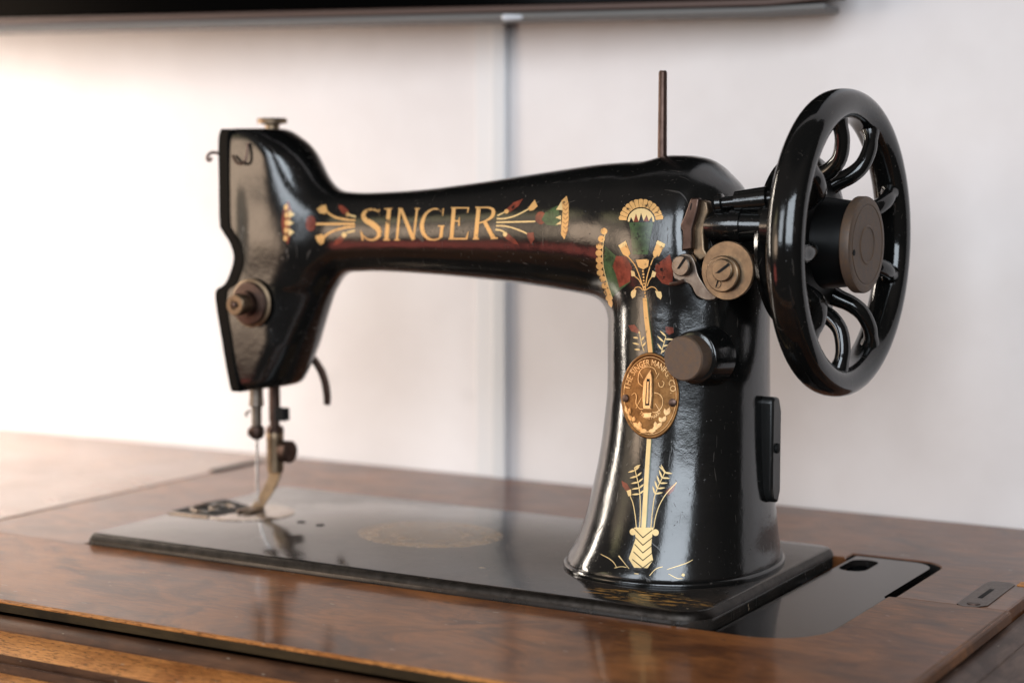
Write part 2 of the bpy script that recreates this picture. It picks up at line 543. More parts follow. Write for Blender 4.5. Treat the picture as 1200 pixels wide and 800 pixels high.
def holed(mb, outer, inner, z0, z1, mi=0):
    """flat slab with one hole"""
    pts = [Vector(p) for p in outer + inner]
    no, ni = len(outer), len(inner)
    edges = [(i, (i + 1) % no) for i in range(no)] + [(no + i, no + (i + 1) % ni) for i in range(ni)]
    vs, es, fs, _, _, _ = delaunay_2d_cdt([p.to_2d() if len(p) > 2 else p for p in pts], edges, [], 1, 1e-4)
    tris = []
    for f in fs:
        c = sum((vs[i] for i in f), Vector((0, 0))) / len(f)
        cnt = False
        for i in range(ni):
            a = inner[i]; b = inner[(i + 1) % ni]
            if (a[1] > c.y) != (b[1] > c.y) and c.x < (b[0] - a[0]) * (c.y - a[1]) / (b[1] - a[1]) + a[0]: cnt = not cnt
        if not cnt: tris.append(tuple(f))
    n = len(vs)
    mb.add([(p.x, p.y, z1) for p in vs] + [(p.x, p.y, z0) for p in vs],
           tris + [tuple(i + n for i in f[::-1]) for f in tris], mi)
    for loop in (outer, inner):
        k = len(loop)
        mb.loft([[(x, y, z0) for x, y in loop], [(x, y, z1) for x, y in loop]], caps=False, mi=mi)
    return mb


def plate_mat():
    m = mat('black_glossy_plate', (.012, .010, .009), .10, 0, .32)
    t = NT(m); v = t.coord(); n = t.noise(v, 40, 4); n2 = t.noise(v, 500, 3)
    t.link(t.math('ADD', t.math('MULTIPLY', n, .10), .05), t.b.inputs['Roughness'])
    t.bump(n2, .05, .0004)
    return m


holed(PLATE, pl, hole, TZ - 4, TZ - .8).build('slide_plate', plate_mat(), tb, bevel=.5)
MB().box(374, 396, 146, 184, TZ - 16, TZ - 9).build('finger_recess', mat('oily_black', (.008, .008, .008), .2), tb, smooth=False)

# flap hinge at the right, small hinge leaf on the seam of the left leaf
hg = [(456, 104.6), (455.6, 155), (457.5, 160.5), (466, 161.5), (469.5, 158), (470, 108), (466, 102), (460, 100.5)]
HP = MB().prism(hg, TZ - 3, TZ + .12, 2).build('hinge_plate', aged_metal('brown_hinge_steel', (.13, .10, .085), (.09, .07, .06), .4), tb, bevel=.15)
MB().box(461.4, 463.6, 121, 142, TZ + .02, TZ + .25).build('hinge_slot', M_BLACK, HP, smooth=False)
MB().lathe([(0, 3.2), (.3, 3.1), (.45, 2.2)], (463.2, 108, TZ + .1), (0, 0, 1), 20).build('hinge_screw', M_DARK, HP)
MB().box(470.5, 484, 157.5, 166, TZ - .3, TZ + .1).build('hinge_inlay', W_OAK, tb, smooth=False)
MB().prism([(-99, 224), (-91.5, 224), (-91.5, 276), (-99, 276)], TZ - 1.5, TZ + .5, 2).build('leaf_hinge', M_BLACK, tb, bevel=.3)

# stepped mouldings below the flap, along the front and along the right side
prof = [(-1, -7.3), (1.5, -7.0), (3.5, -7.2), (6, -8.0), (8, -9.2), (9.5, -10.6), (10.2, -11.2)]
prof2 = [(10.2, -11.3), (12, -10.9), (27, -14.8), (29, -15.6)]
prof3 = [(29, -15.6), (29.5, -20.5), (32, -21), (33, -18), (35.5, -17.7), (36.5, -21.5)]
prof4 = [(36.5, -21.5), (47, -22), (61, -28), (70, -37), (71, -110)]


def mould(name, pr_, m, side):
    low = [(pr_[-1][0], -112), (pr_[0][0], -112)]
    pts = list(pr_) + low
    if side == 'front':
        return MB().prism([(-120 - a, TZ + z) for a, z in pts], -720, 560, 0).build(name, m, tb, angle=50)
    return MB().prism([(482 + a, TZ + z) for a, z in pts], -260, 304, 1).build(name, m, tb, angle=50)


def rot_grain(m, name):
    n = m.copy(); n.name = name
    for q_ in n.node_tree.nodes:
        if q_.type == 'MAPPING':
            q_.inputs['Rotation'].default_value[2] += 0.0
            s_ = q_.inputs['Scale'].default_value
            q_.inputs['Scale'].default_value = (s_[1], s_[0], s_[2])
    return n


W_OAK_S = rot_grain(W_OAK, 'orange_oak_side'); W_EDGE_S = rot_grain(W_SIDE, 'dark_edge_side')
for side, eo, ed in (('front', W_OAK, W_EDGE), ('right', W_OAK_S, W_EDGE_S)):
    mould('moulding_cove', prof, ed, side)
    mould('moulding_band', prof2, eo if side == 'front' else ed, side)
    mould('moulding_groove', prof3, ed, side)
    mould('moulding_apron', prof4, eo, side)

# ================================================================== THE SEWING MACHINE
sm = empty('sewing_machine', (185, 90, TZ))
tag(sm, 'old black cast iron sewing machine with gold lettering and spoked handwheel', 'sewing machine')

# ------------------------------------------------------------------ bed
BX0, BX1, BY0, BY1 = 0, 371, 0, 177
RADS = (4, 17, 11, 6)


def bed_mat():
    m = enamel('bed_enamel_decorated', .012, .10, .6, .35)
    t = NT(m)
    tc = t.add('ShaderNodeTexCoord'); mp = t.add('ShaderNodeMapping')
    mp.inputs['Location'].default_value = (-.166, -.0925, 0)
    t.link(tc.outputs['Object'], mp.inputs['Vector'])
    sp = t.add('ShaderNodeSeparateXYZ'); t.link(mp.outputs[0], sp.inputs[0])
    ex = t.math('DIVIDE', sp.outputs[0], .043); ey = t.math('DIVIDE', sp.outputs[1], .036)
    r = t.math('SQRT', t.math('ADD', t.math('POWER', t.math('ABSOLUTE', ex), 2), t.math('POWER', t.math('ABSOLUTE', ey), 2)))
    ring = t.ramp(r, [(.0, .8), (.35, .55), (.50, .9), (.62, .55), (.74, .95), (.95, .9), (1.0, 0.)])
    v = t.coord(); n = t.noise(v, 130, 6, .7, 1.2); n2 = t.noise(v, 700, 3)
    f = t.math('MULTIPLY', ring, t.ramp(n, [(.36, .2), (.58, 1.)]))
    f = t.math('MULTIPLY', f, .40)
    old = t.b.inputs['Base Color'].links[0].from_socket
    dust = t.math('MULTIPLY', t.ramp(t.noise(t.coord(), 34, 6, .7), [(.38, .1), (.7, 1.)]), .9)
    old = t.mix(dust, old, (.040, .030, .024))
    nick = t.ramp(t.noise(t.coord((1, 1, 1), loc=(4, 2, 0)), 160, 2, .5), [(.735, 0.), (.755, 1.)])
    old = t.mix(t.math('MULTIPLY', nick, .8), old, (.35, .26, .17))
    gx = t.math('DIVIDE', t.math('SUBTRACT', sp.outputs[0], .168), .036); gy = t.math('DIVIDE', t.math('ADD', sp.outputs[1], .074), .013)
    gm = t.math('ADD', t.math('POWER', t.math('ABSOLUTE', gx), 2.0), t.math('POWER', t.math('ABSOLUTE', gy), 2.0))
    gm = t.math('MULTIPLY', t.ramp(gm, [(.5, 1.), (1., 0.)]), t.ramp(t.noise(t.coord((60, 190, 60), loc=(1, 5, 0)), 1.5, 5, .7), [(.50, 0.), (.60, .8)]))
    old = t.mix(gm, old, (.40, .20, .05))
    t.link(t.mix(f, old, (.50, .30, .13)), t.b.inputs['Base Color'])
    ro = t.b.inputs['Roughness'].links[0].from_socket
    t.link(t.math('ADD', ro, t.math('MULTIPLY', f, .35)), t.b.inputs['Roughness'])
    return m


bed = MB()
rings = []
for ins, z in [(0, -10), (0, -4.2), (.4, -2.6), (1.2, -1.3), (2.3, -.45), (3.6, 0)]:
    rings.append([(x, y, z) for x, y in rrect(BX0, BX1, BY0, BY1, RADS, ins)])
bed.loft(rings)
n_ = len(rings[0])
bed.m = [1 if n_ <= i < 4 * n_ else 0 for i in range(len(bed.f))]      # paint rubbed thin along the rounded edge
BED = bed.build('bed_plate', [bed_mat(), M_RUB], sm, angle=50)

# needle plate, black sheet for the slide plate opening, screws
npl = MB().lathe([(0, 26.5), (.22, 26.5), (.45, 26.0), (.5, 20)], (41, 92, -.02), (0, 0, 1), 64).build('needle_plate', M_PLATE, BED)
MB().prism([(36.9, 96), (39, 103), (2.5, 117), (-.6, 106), (.5, 70), (16, 69), (33, 72)], .52, .62, 2).build('shuttle_opening_dark', M_BLACK, BED, smooth=False)  # thin black sheet laid on the bed for the darkness of the open hole
rg = MB()
for (cx, cy, r) in ((17, 88, 12.5), (20, 92, 6.5)):
    rg.tube([(x, y, 1.0) for x, y in arc(cx, cy, r, 20, 300, 28)], 1.1, 8)
rg.build('shuttle_case', M_STEEL, BED)
MB().prism([(-2 + 3, 66), (30, 67), (30, 69), (1, 68)], .05, .8, 2).build('slide_plate_edge', M_PLATE, BED, smooth=False)
for (u, v) in ((353, 611.5), (375, 615)):
    q = plane_pt(u, v, 2, 0)
    MB().lathe([(-.5, 2.6), (.25, 2.5), (.35, 1.6)], (q[0], q[1], 0), (0, 0, 1), 18).build('bed_screw', M_BLACK, BED)
for (u, v) in ((447, 576.5), (452, 577)):
    pass

# ------------------------------------------------------------------ cast body: arm, head and pillar as one implicit surface
AY = 95.0


def interp(z, tab, k):
    t = np.array(tab, float); o = np.argsort(t[:, 0]); return np.interp(z, t[o, 0], t[o, k])


ARM = smoothpath([(56, 193, 138, 16.5), (80, 190.5, 139.5, 16.8), (100, 187.9, 141.2, 17.2), (118, 186.6, 142.6, 18.0), (135, 186.9, 143.2, 19.0), (163, 188.6, 142.7, 21.2),
                  (196, 192.3, 141.2, 24.5), (227, 196.4, 139.2, 28), (257, 200.4, 136, 32.5), (277, 202.6, 133, 35.2),
                  (300, 203.4, 130, 36.2), (318, 202.5, 128, 35)], 5)
PIL = smoothpath([(0, 313.0, 52.0, 60.0), (4, 313.2, 51.6, 59.6), (11.5, 314.5, 48.8, 56.4), (22, 316, 46.4, 53), (34.8, 317.2, 44.2, 50), (57, 318.6, 41.3, 45.5), (80, 319.6, 39.6, 42.6),
                  (93, 319.9, 39.2, 41.4), (115, 319.6, 39.3, 40), (140, 319.6, 39.2, 38.5), (160, 319, 37.6, 37), (175, 318.5, 34.5, 34.5),
                  (187, 318, 29.2, 30), (193, 318, 25.2, 26), (198, 317, 19.5, 20.5), (202, 316, 13, 14), (206, 315, 6, 7)], 5)
HEAD = smoothpath([(68, 47.5, 64, 19.5), (77, 46.5, 67, 20), (93, 44, 75.5, 20.6), (113, 42, 84.5, 21), (130, 43, 92, 21), (138, 45.5, 95, 21), (150, 50, 98, 20.8), (162, 46, 98, 20.8),
                   (170, 41.5, 96, 20.8), (185, 41, 91, 20.8), (193, 41, 88, 20.8), (203, 41, 82.5, 20.6), (213, 41, 74, 20.3), (219, 42, 65, 20), (224, 43, 58, 19.6)], 4)
ARM = np.array(ARM); PIL = np.array(PIL); HEAD = np.array(HEAD)


FP = smoothpath([(38.6, 222), (36.6, 216), (36.4, 195), (36.4, 170), (38.0, 165), (43.5, 158), (46.3, 150), (44, 142), (39.6, 134.5), (34, 131.5), (32.6, 128), (33.4, 120), (36.5, 104), (39.5, 88), (42.6, 75), (44.0, 73.2)], 5)
FPZ = np.array([p[1] for p in FP])[::-1]; FPX = np.array([p[0] for p in FP])[::-1]


def smin(a, b, k):
    h = np.clip(.5 + .5 * (b - a) / k, 0, 1)
    return b * (1 - h) + a * h - k * h * (1 - h)


def smax(a, b, k):
    return -smin(-a, -b, k)


def field(X, Y, Z):
    y = Y - AY
    # arm
    xx = np.clip(X, 56, 318)
    top = interp(xx, ARM, 1); bot = interp(xx, ARM, 2); hy = interp(xx, ARM, 3)
    zc = (top + bot) / 2; hz = (top - bot) / 2
    g = (np.abs(y / hy) ** 2.3 + np.abs((Z - zc) / hz) ** 2.3 + 1e-9) ** (1 / 2.3)
    da = (g - 1) * np.minimum(hy, hz)
    da = smax(da, np.maximum(58 - X, X - 330), 6)
    # pillar
    zz = np.clip(Z, 0, 206)
    cx = interp(zz, PIL, 1); a = interp(zz, PIL, 2); b = interp(zz, PIL, 3)
    nn = 2.25
    g = (np.abs((X - cx) / a) ** nn + np.abs(y / b) ** nn + 1e-9) ** (1 / nn)
    dp = (g - 1) * np.minimum(a, b)
    dp = smax(dp, np.maximum(-1 - Z, Z - 203.2), 5)
    # head
    zh = np.clip(Z, 68, 224)
    xl = interp(zh, HEAD, 1); xr = interp(zh, HEAD, 2); hy = interp(zh, HEAD, 3)
    xl = np.interp(zh, FPZ, FPX) + 2.2; xr = xr + 5; xc = np.minimum(xl + 27, xr - 18)
    u = np.abs(np.where(X < xc, (X - xc) / (xc - xl), (X - xc) / (xr - xc)))
    ee = np.where(X < xc, 7., 2.3)
    g = np.where(X < xc, np.maximum(u, np.abs((Y - 96) / hy)), (u ** 2.3 + np.abs((Y - 96) / hy) ** 2.3 + 1e-9) ** (1 / 2.3))
    dh = (g - 1) * hy
    zbot = 73.2 + (X - 45) * .12
    dh = smax(dh, np.maximum(zbot - Z, Z - 222.3), 5)
    d = smin(da, dh, 11)
    d = smin(d, dp, 13)
    return np.maximum(d, -.5 - Z)


def surface_nets(fn, lo, hi, h):
    xs = [np.arange(lo[i], hi[i] + h, h) for i in range(3)]
    X, Y, Z = np.meshgrid(*xs, indexing='ij')
    Fv = fn(X, Y, Z)
    sg = Fv < 0
    n = Fv.shape
    cs = np.zeros([k - 1 for k in n], np.int8)
    for a in (0, 1):
        for b in (0, 1):
            for c in (0, 1):
                cs += sg[a:n[0] - 1 + a, b:n[1] - 1 + b, c:n[2] - 1 + c]
    act = np.argwhere((cs > 0) & (cs < 8))
    idx = -np.ones(cs.shape, np.int64)
    idx[act[:, 0], act[:, 1], act[:, 2]] = np.arange(len(act))
    pos = np.zeros((len(act), 3)); cnt = np.zeros(len(act))
    corners = [(a, b, c) for a in (0, 1) for b in (0, 1) for c in (0, 1)]
    for c0 in corners:
        for ax in range(3):
            if c0[ax]: continue
            c1 = list(c0); c1[ax] = 1
            f0 = Fv[tuple((act + c0).T)]; f1 = Fv[tuple((act + c1).T)]
            m_ = (f0 < 0) != (f1 < 0)
            t = np.where(m_, f0 / np.where(m_, f0 - f1, 1), 0)
            p = np.array(c0, float)[None] + t[:, None] * (np.array(c1) - np.array(c0))[None]
            pos[m_] += p[m_]; cnt[m_] += 1
    P = np.array(lo)[None] + h * (act + pos / cnt[:, None])
    faces = []
    for ax in range(3):
        o1, o2 = [(1, 2), (2, 0), (0, 1)][ax]
        s0 = [slice(1, n[k] - 1) for k in range(3)]; s1 = list(s0)
        s0[ax] = slice(0, n[ax] - 1); s1[ax] = slice(1, n[ax])
        a = sg[tuple(s0)]; b = sg[tuple(s1)]
        e = np.argwhere(a != b)
        base = e.copy()
        for k in range(3):
            if k != ax: base[:, k] += 1
        inside = a[tuple(e.T)]
        q_ = []
        for d1, d2 in ((1, 1), (0, 1), (0, 0), (1, 0)):
            c = base.copy(); c[:, o1] -= d1; c[:, o2] -= d2
            q_.append(idx[tuple(c.T)])
        q_ = np.array(q_).T
        q_[~inside] = q_[~inside][:, ::-1]
        faces.append(q_)
    faces = np.concatenate(faces)
    faces = faces[(faces >= 0).all(1)]
    # relax, then pull the vertices onto the surface
    for it in range(4):
        eps = .25
        f0 = fn(*P.T)
        G = np.stack([(fn(*(P + np.eye(3)[k] * eps).T) - fn(*(P - np.eye(3)[k] * eps).T)) / (2 * eps) for k in range(3)], 1)
        g2 = (G * G).sum(1)
        st = (f0 / np.maximum(g2, .05))[:, None] * G
        ln = np.linalg.norm(st, axis=1, keepdims=True)
        st *= np.minimum(1, 1.2 / np.maximum(ln, 1e-9))
        P = P - st
    return P, faces


bp_, bf_ = surface_nets(field, (28, 28, -4), (376, 162, 232), 1.8)
body_mb = MB(); body_mb.v = [tuple(p) for p in bp_]; body_mb.f = [tuple(int(i) for i in f) for f in bf_]; body_mb.m = [0] * len(bf_)
BVH = BVHTree.FromPolygons([Vector(p) for p in body_mb.v], body_mb.f)


def on_body(u, v, h=0.):
    """point of the photograph -> point on the cast body, lifted h mm along its normal"""
    d = ray(u, v); d /= np.linalg.norm(d)
    loc, nor, i, dist = BVH.ray_cast(Vector(CAM), Vector(d))
    if loc is None: return None
    if nor.dot(Vector(d)) > 0: nor = -nor
    return loc + nor * h, nor


# ------------------------------------------------------------------ gold and colour transfers printed on the casting
GOLD, CREAM, RED, GREEN = 1, 2, 3, 4


def put(pts2, faces, mi, h=.12, mb=None):
    mb = mb or body_mb
    vs = []; ok = []
    for u, v in pts2:
        r = on_body(u, v, h)
        ok.append(r is not None); vs.append(r[0] if r else (0, 0, 0))
    mb.add(vs, [f for f in faces if all(ok[i] for i in f)], mi)


def poly(pts, mi, h=.12, step=1.7, mb=None):
    """filled outline in photograph coordinates"""
    P = [Vector((float(a), float(b))) for a, b in pts]
    n = len(P)
    # split long edges so that the outline follows the curved surface
    Q = []
    for i in range(n):
        a, b = P[i], P[(i + 1) % n]
        k = max(1, int((b - a).length / step))
        Q += [a.lerp(b, j / k) for j in range(k)]
    n = len(Q)

    def inside(p):
        c = False
        for i in range(n):
            a, b = Q[i], Q[(i + 1) % n]
            if (a.y > p.y) != (b.y > p.y) and p.x < (b.x - a.x) * (p.y - a.y) / (b.y - a.y) + a.x: c = not c
        return c
    x0, x1 = min(p.x for p in Q), max(p.x for p in Q); y0, y1 = min(p.y for p in Q), max(p.y for p in Q)
    pts_in = []
    y = y0 + step * .6
    while y < y1:
        x = x0 + step * .6
        while x < x1:
            p = Vector((x, y))
            if inside(p) and min((p - q).length for q in Q) > step * .45: pts_in.append(p)
            x += step
        y += step
    vs, es, fs, _, _, _ = delaunay_2d_cdt(Q + pts_in, [(i, (i + 1) % n) for i in range(n)], [], 1, 1e-4)
    put([(p.x, p.y) for p in vs], [tuple(f) for f in fs], mi, h, mb)


def ribbon(pts, wd, mi, h=.13, mb=None, smooth=True, cols=2):
    """stroke of changing width"""
    W = wd if isinstance(wd, (list, tuple)) else [wd] * len(pts)
    D = [(p[0], p[1], q) for p, q in zip(pts, W)]
    if smooth and len(D) > 2: D = smoothpath(D, 6)
    else:
        L = math.dist(D[0][:2], D[-1][:2]); k = max(2, int(L / 2) + 1)
        if len(D) == 2: D = [np.array(D[0]) * (1 - i / k) + np.array(D[1]) * i / k for i in range(k + 1)]
        else: D = [np.array(d, float) for d in D]
    vs = []; fs = []
    m_ = len(D); c1 = cols + 1
    for i in range(m_):
        d = D[min(i + 1, m_ - 1)][:2] - D[max(i - 1, 0)][:2]; d = d / (np.linalg.norm(d) + 1e-9)
        nn = np.array([-d[1], d[0]])
        for c_ in range(c1):
            q_ = D[i][:2] + nn * D[i][2] * (c_ / cols - .5); vs.append(tuple(q_))
    for i in range(m_ - 1):
        for c_ in range(cols):
            a = i * c1 + c_; fs.append((a, a + 1, a + c1 + 1, a + c1))
    put(vs, fs, mi, h, mb)


def blob(u, v, rx, ry, mi, rot=0., h=.12, n=14, mb=None):
    c_, s_ = math.cos(rot), math.sin(rot)
    poly([(u + rx * math.cos(t) * c_ - ry * math.sin(t) * s_, v + rx * math.cos(t) * s_ + ry * math.sin(t) * c_) for t in np.linspace(0, 2 * PI, n, endpoint=False)], mi, h, mb=mb)


def leaf(u, v, u2, v2, wd, mi=CREAM, h=.12, mb=None):
    ribbon([(u, v), (u * .7 + u2 * .3, v * .7 + v2 * .3), (u * .35 + u2 * .65, v * .35 + v2 * .65), (u2, v2)], [wd * .35, wd, wd * .9, .25], mi, h, mb, cols=1)


def frame(ox, oy, sc_):
    return (lambda *p: [(ox + x / sc_, oy + y / sc_) for x, y in p]), sc_


def arm_transfers():
    A, k = frame(350, 215, 7.06)
    R = lambda pts, wd, mi=GOLD, sm_=True, h=.13: ribbon(A(*pts), [q / k for q in wd] if isinstance(wd, list) else wd / k, mi, h, smooth=sm_)
    # S I N G E R in roman capitals
    R([(664, 236), (625, 217), (582, 218), (547, 240), (537, 272), (560, 306), (610, 336), (655, 374), (668, 410), (655, 444), (620, 465), (580, 463), (542, 440), (518, 402)],
      [8, 15, 18, 28, 36, 42, 48, 44, 36, 25, 17, 13, 10, 9])
    R([(668, 213), (668, 264)], [13, 5], sm_=False); R([(512, 388), (532, 470)], [5, 15], sm_=False)
    R([(749, 210), (726, 467)], 33, sm_=False); R([(711, 211), (786, 211)], 11, sm_=False, h=.15); R([(702, 466), (755, 466)], 11, sm_=False, h=.15)
    R([(838, 211), (813, 466)], 19, sm_=False); R([(793, 466), (838, 466)], 10, sm_=False, h=.15); R([(824, 210), (862, 210)], 10, sm_=False, h=.15)
    R([(848, 212), (952, 464)], [26, 32], sm_=False, h=.16); R([(981, 211), (951, 458)], [17, 14], sm_=False); R([(962, 210), (1002, 210)], 10, sm_=False, h=.15)
    R([(1186, 236), (1150, 213), (1108, 215), (1060, 245), (1031, 300), (1021, 360), (1036, 415), (1070, 453), (1110, 465), (1150, 460), (1182, 440)],
      [7, 12, 14, 21, 29, 33, 30, 22, 14, 12, 12])
    R([(1198, 208), (1192, 268)], [13, 5], sm_=False); R([(1189, 350), (1177, 446)], 25, sm_=False, h=.15); R([(1156, 352), (1208, 352)], 10, sm_=False, h=.16)
    B, _ = frame(500, 215, 7.06)
    R2 = lambda pts, wd, mi=GOLD, sm_=True, h=.13: ribbon(B(*pts), [q / k for q in wd] if isinstance(wd, list) else wd / k, mi, h, smooth=sm_)
    R2([(226, 204), (206, 460)], 31, sm_=False); R2([(203, 203), (346, 203)], 11, sm_=False, h=.15); R2([(347, 199), (339, 248)], [16, 4], sm_=False, h=.16)
    R2([(216, 312), (272, 310)], 11, sm_=False, h=.15); R2([(272, 276), (268, 350)], [5, 14], sm_=False, h=.16)
    R2([(183, 457), (328, 457)], 13, sm_=False, h=.15); R2([(347, 395), (330, 462)], [4, 20], sm_=False, h=.16)
    R2([(431, 200), (406, 459)], 33, sm_=False); R2([(404, 199), (470, 199)], 11, sm_=False, h=.15); R2([(383, 458), (434, 458)], 11, sm_=False, h=.15)
    R2([(445, 201), (508, 200), (547, 216), (553, 246), (536, 280), (490, 309), (428, 330)], [10, 14, 27, 31, 25, 14, 10])
    R2([(480, 316), (555, 452)], [30, 36], sm_=False, h=.16); R2([(532, 455), (590, 451)], 13, sm_=False, h=.17)
    # flourish at the left of the name
    R([(470, 305), (400, 300), (320, 285), (270, 262), (235, 235)], [14, 16, 16, 16, 18])
    poly(A((150, 213), (186, 182), (226, 178), (242, 236), (214, 252), (176, 246)), GOLD)
    R([(475, 276), (420, 262)], 14, CREAM, False); poly(A((330, 178), (368, 186), (410, 224), (420, 256), (396, 270), (360, 245), (336, 210)), RED)
    blob(*A((404, 256))[0], 2.6, 2.2, GOLD, h=.15)
    R([(466, 335), (145, 335)], 17, GOLD, False)
    R([(466, 358), (390, 365), (310, 385), (250, 412), (214, 440)], [14, 16, 16, 16, 18])
    poly(A((138, 436), (190, 418), (222, 440), (206, 494), (182, 508), (156, 482)), GOLD)
    R([(466, 390), (400, 406)], 14, CREAM, False); blob(*A((378, 425))[0], 2.9, 3.1, CREAM, h=.15)
    poly(A((370, 428), (386, 452), (340, 500), (292, 508), (302, 474), (336, 440)), RED)
    blob(*A((100, 330))[0], 6, 9.5, RED, h=.1)
    # flourish at the right of the name
    R2([(585, 268), (642, 240)], 11, CREAM, False); blob(*B((662, 232))[0], 2.8, 2.6, GOLD, h=.15)
    poly(B((660, 214), (720, 158), (798, 128), (762, 186), (692, 240)), RED)
    R2([(580, 292), (650, 290), (740, 265), (842, 214)], 12, CREAM); poly(B((838, 206), (896, 134), (919, 190), (886, 220), (855, 227)), GOLD)
    R2([(578, 322), (900, 314)], 13, CREAM, False)
    R2([(575, 350), (640, 352), (720, 370), (800, 400), (830, 416)], 12, CREAM); poly(B((828, 410), (886, 404), (892, 460), (866, 502), (836, 452)), RED)
    R2([(570, 380), (620, 390), (645, 405)], 14, CREAM); blob(*B((650, 420))[0], 2.5, 2.8, CREAM, h=.15)
    poly(B((640, 442), (668, 408), (730, 460), (764, 507), (720, 497), (670, 466)), RED)
    blob(*B((945, 285))[0], 6.5, 7.5, RED, h=.1)
    poly(B((985, 235), (1085, 182), (1112, 300), (1085, 352), (992, 342), (950, 300)), GREEN, h=.11)
    for tri in (((1072, 218), (1116, 148), (1126, 222)), ((1068, 282), (1112, 262), (1114, 302)), ((1068, 342), (1112, 308), (1114, 338))): poly(B(*tri), CREAM, h=.15)
    poly(B((1115, 145), (1160, 103), (1176, 170), (1176, 300), (1164, 400), (1140, 462), (1112, 420), (1120, 300), (1126, 220)), GOLD, h=.13)
    for i in range(7):
        R2([(1128 + 4 * (i % 2), 165 + i * 38), (1150, 185 + i * 38), (1172, 160 + i * 38)], 5, RED, False, h=.17)
    # lotus on the head
    poly([(331, 247), (338, 235), (342.5, 248), (340, 262), (341, 274), (337.5, 287), (332, 276), (330, 262)], RED, h=.12)
    for i in range(5):
        blob(335.2 + .8 * math.sin(i), 243 + i * 9, 2.3, 3.6, GOLD, h=.14)
    for tri in (((338.5, 246), (345.5, 251.5), (338.5, 256)), ((338, 257), (344.5, 261.5), (338, 265)), ((338, 267), (345, 272), (338.5, 277))): poly(tri, CREAM, h=.15)


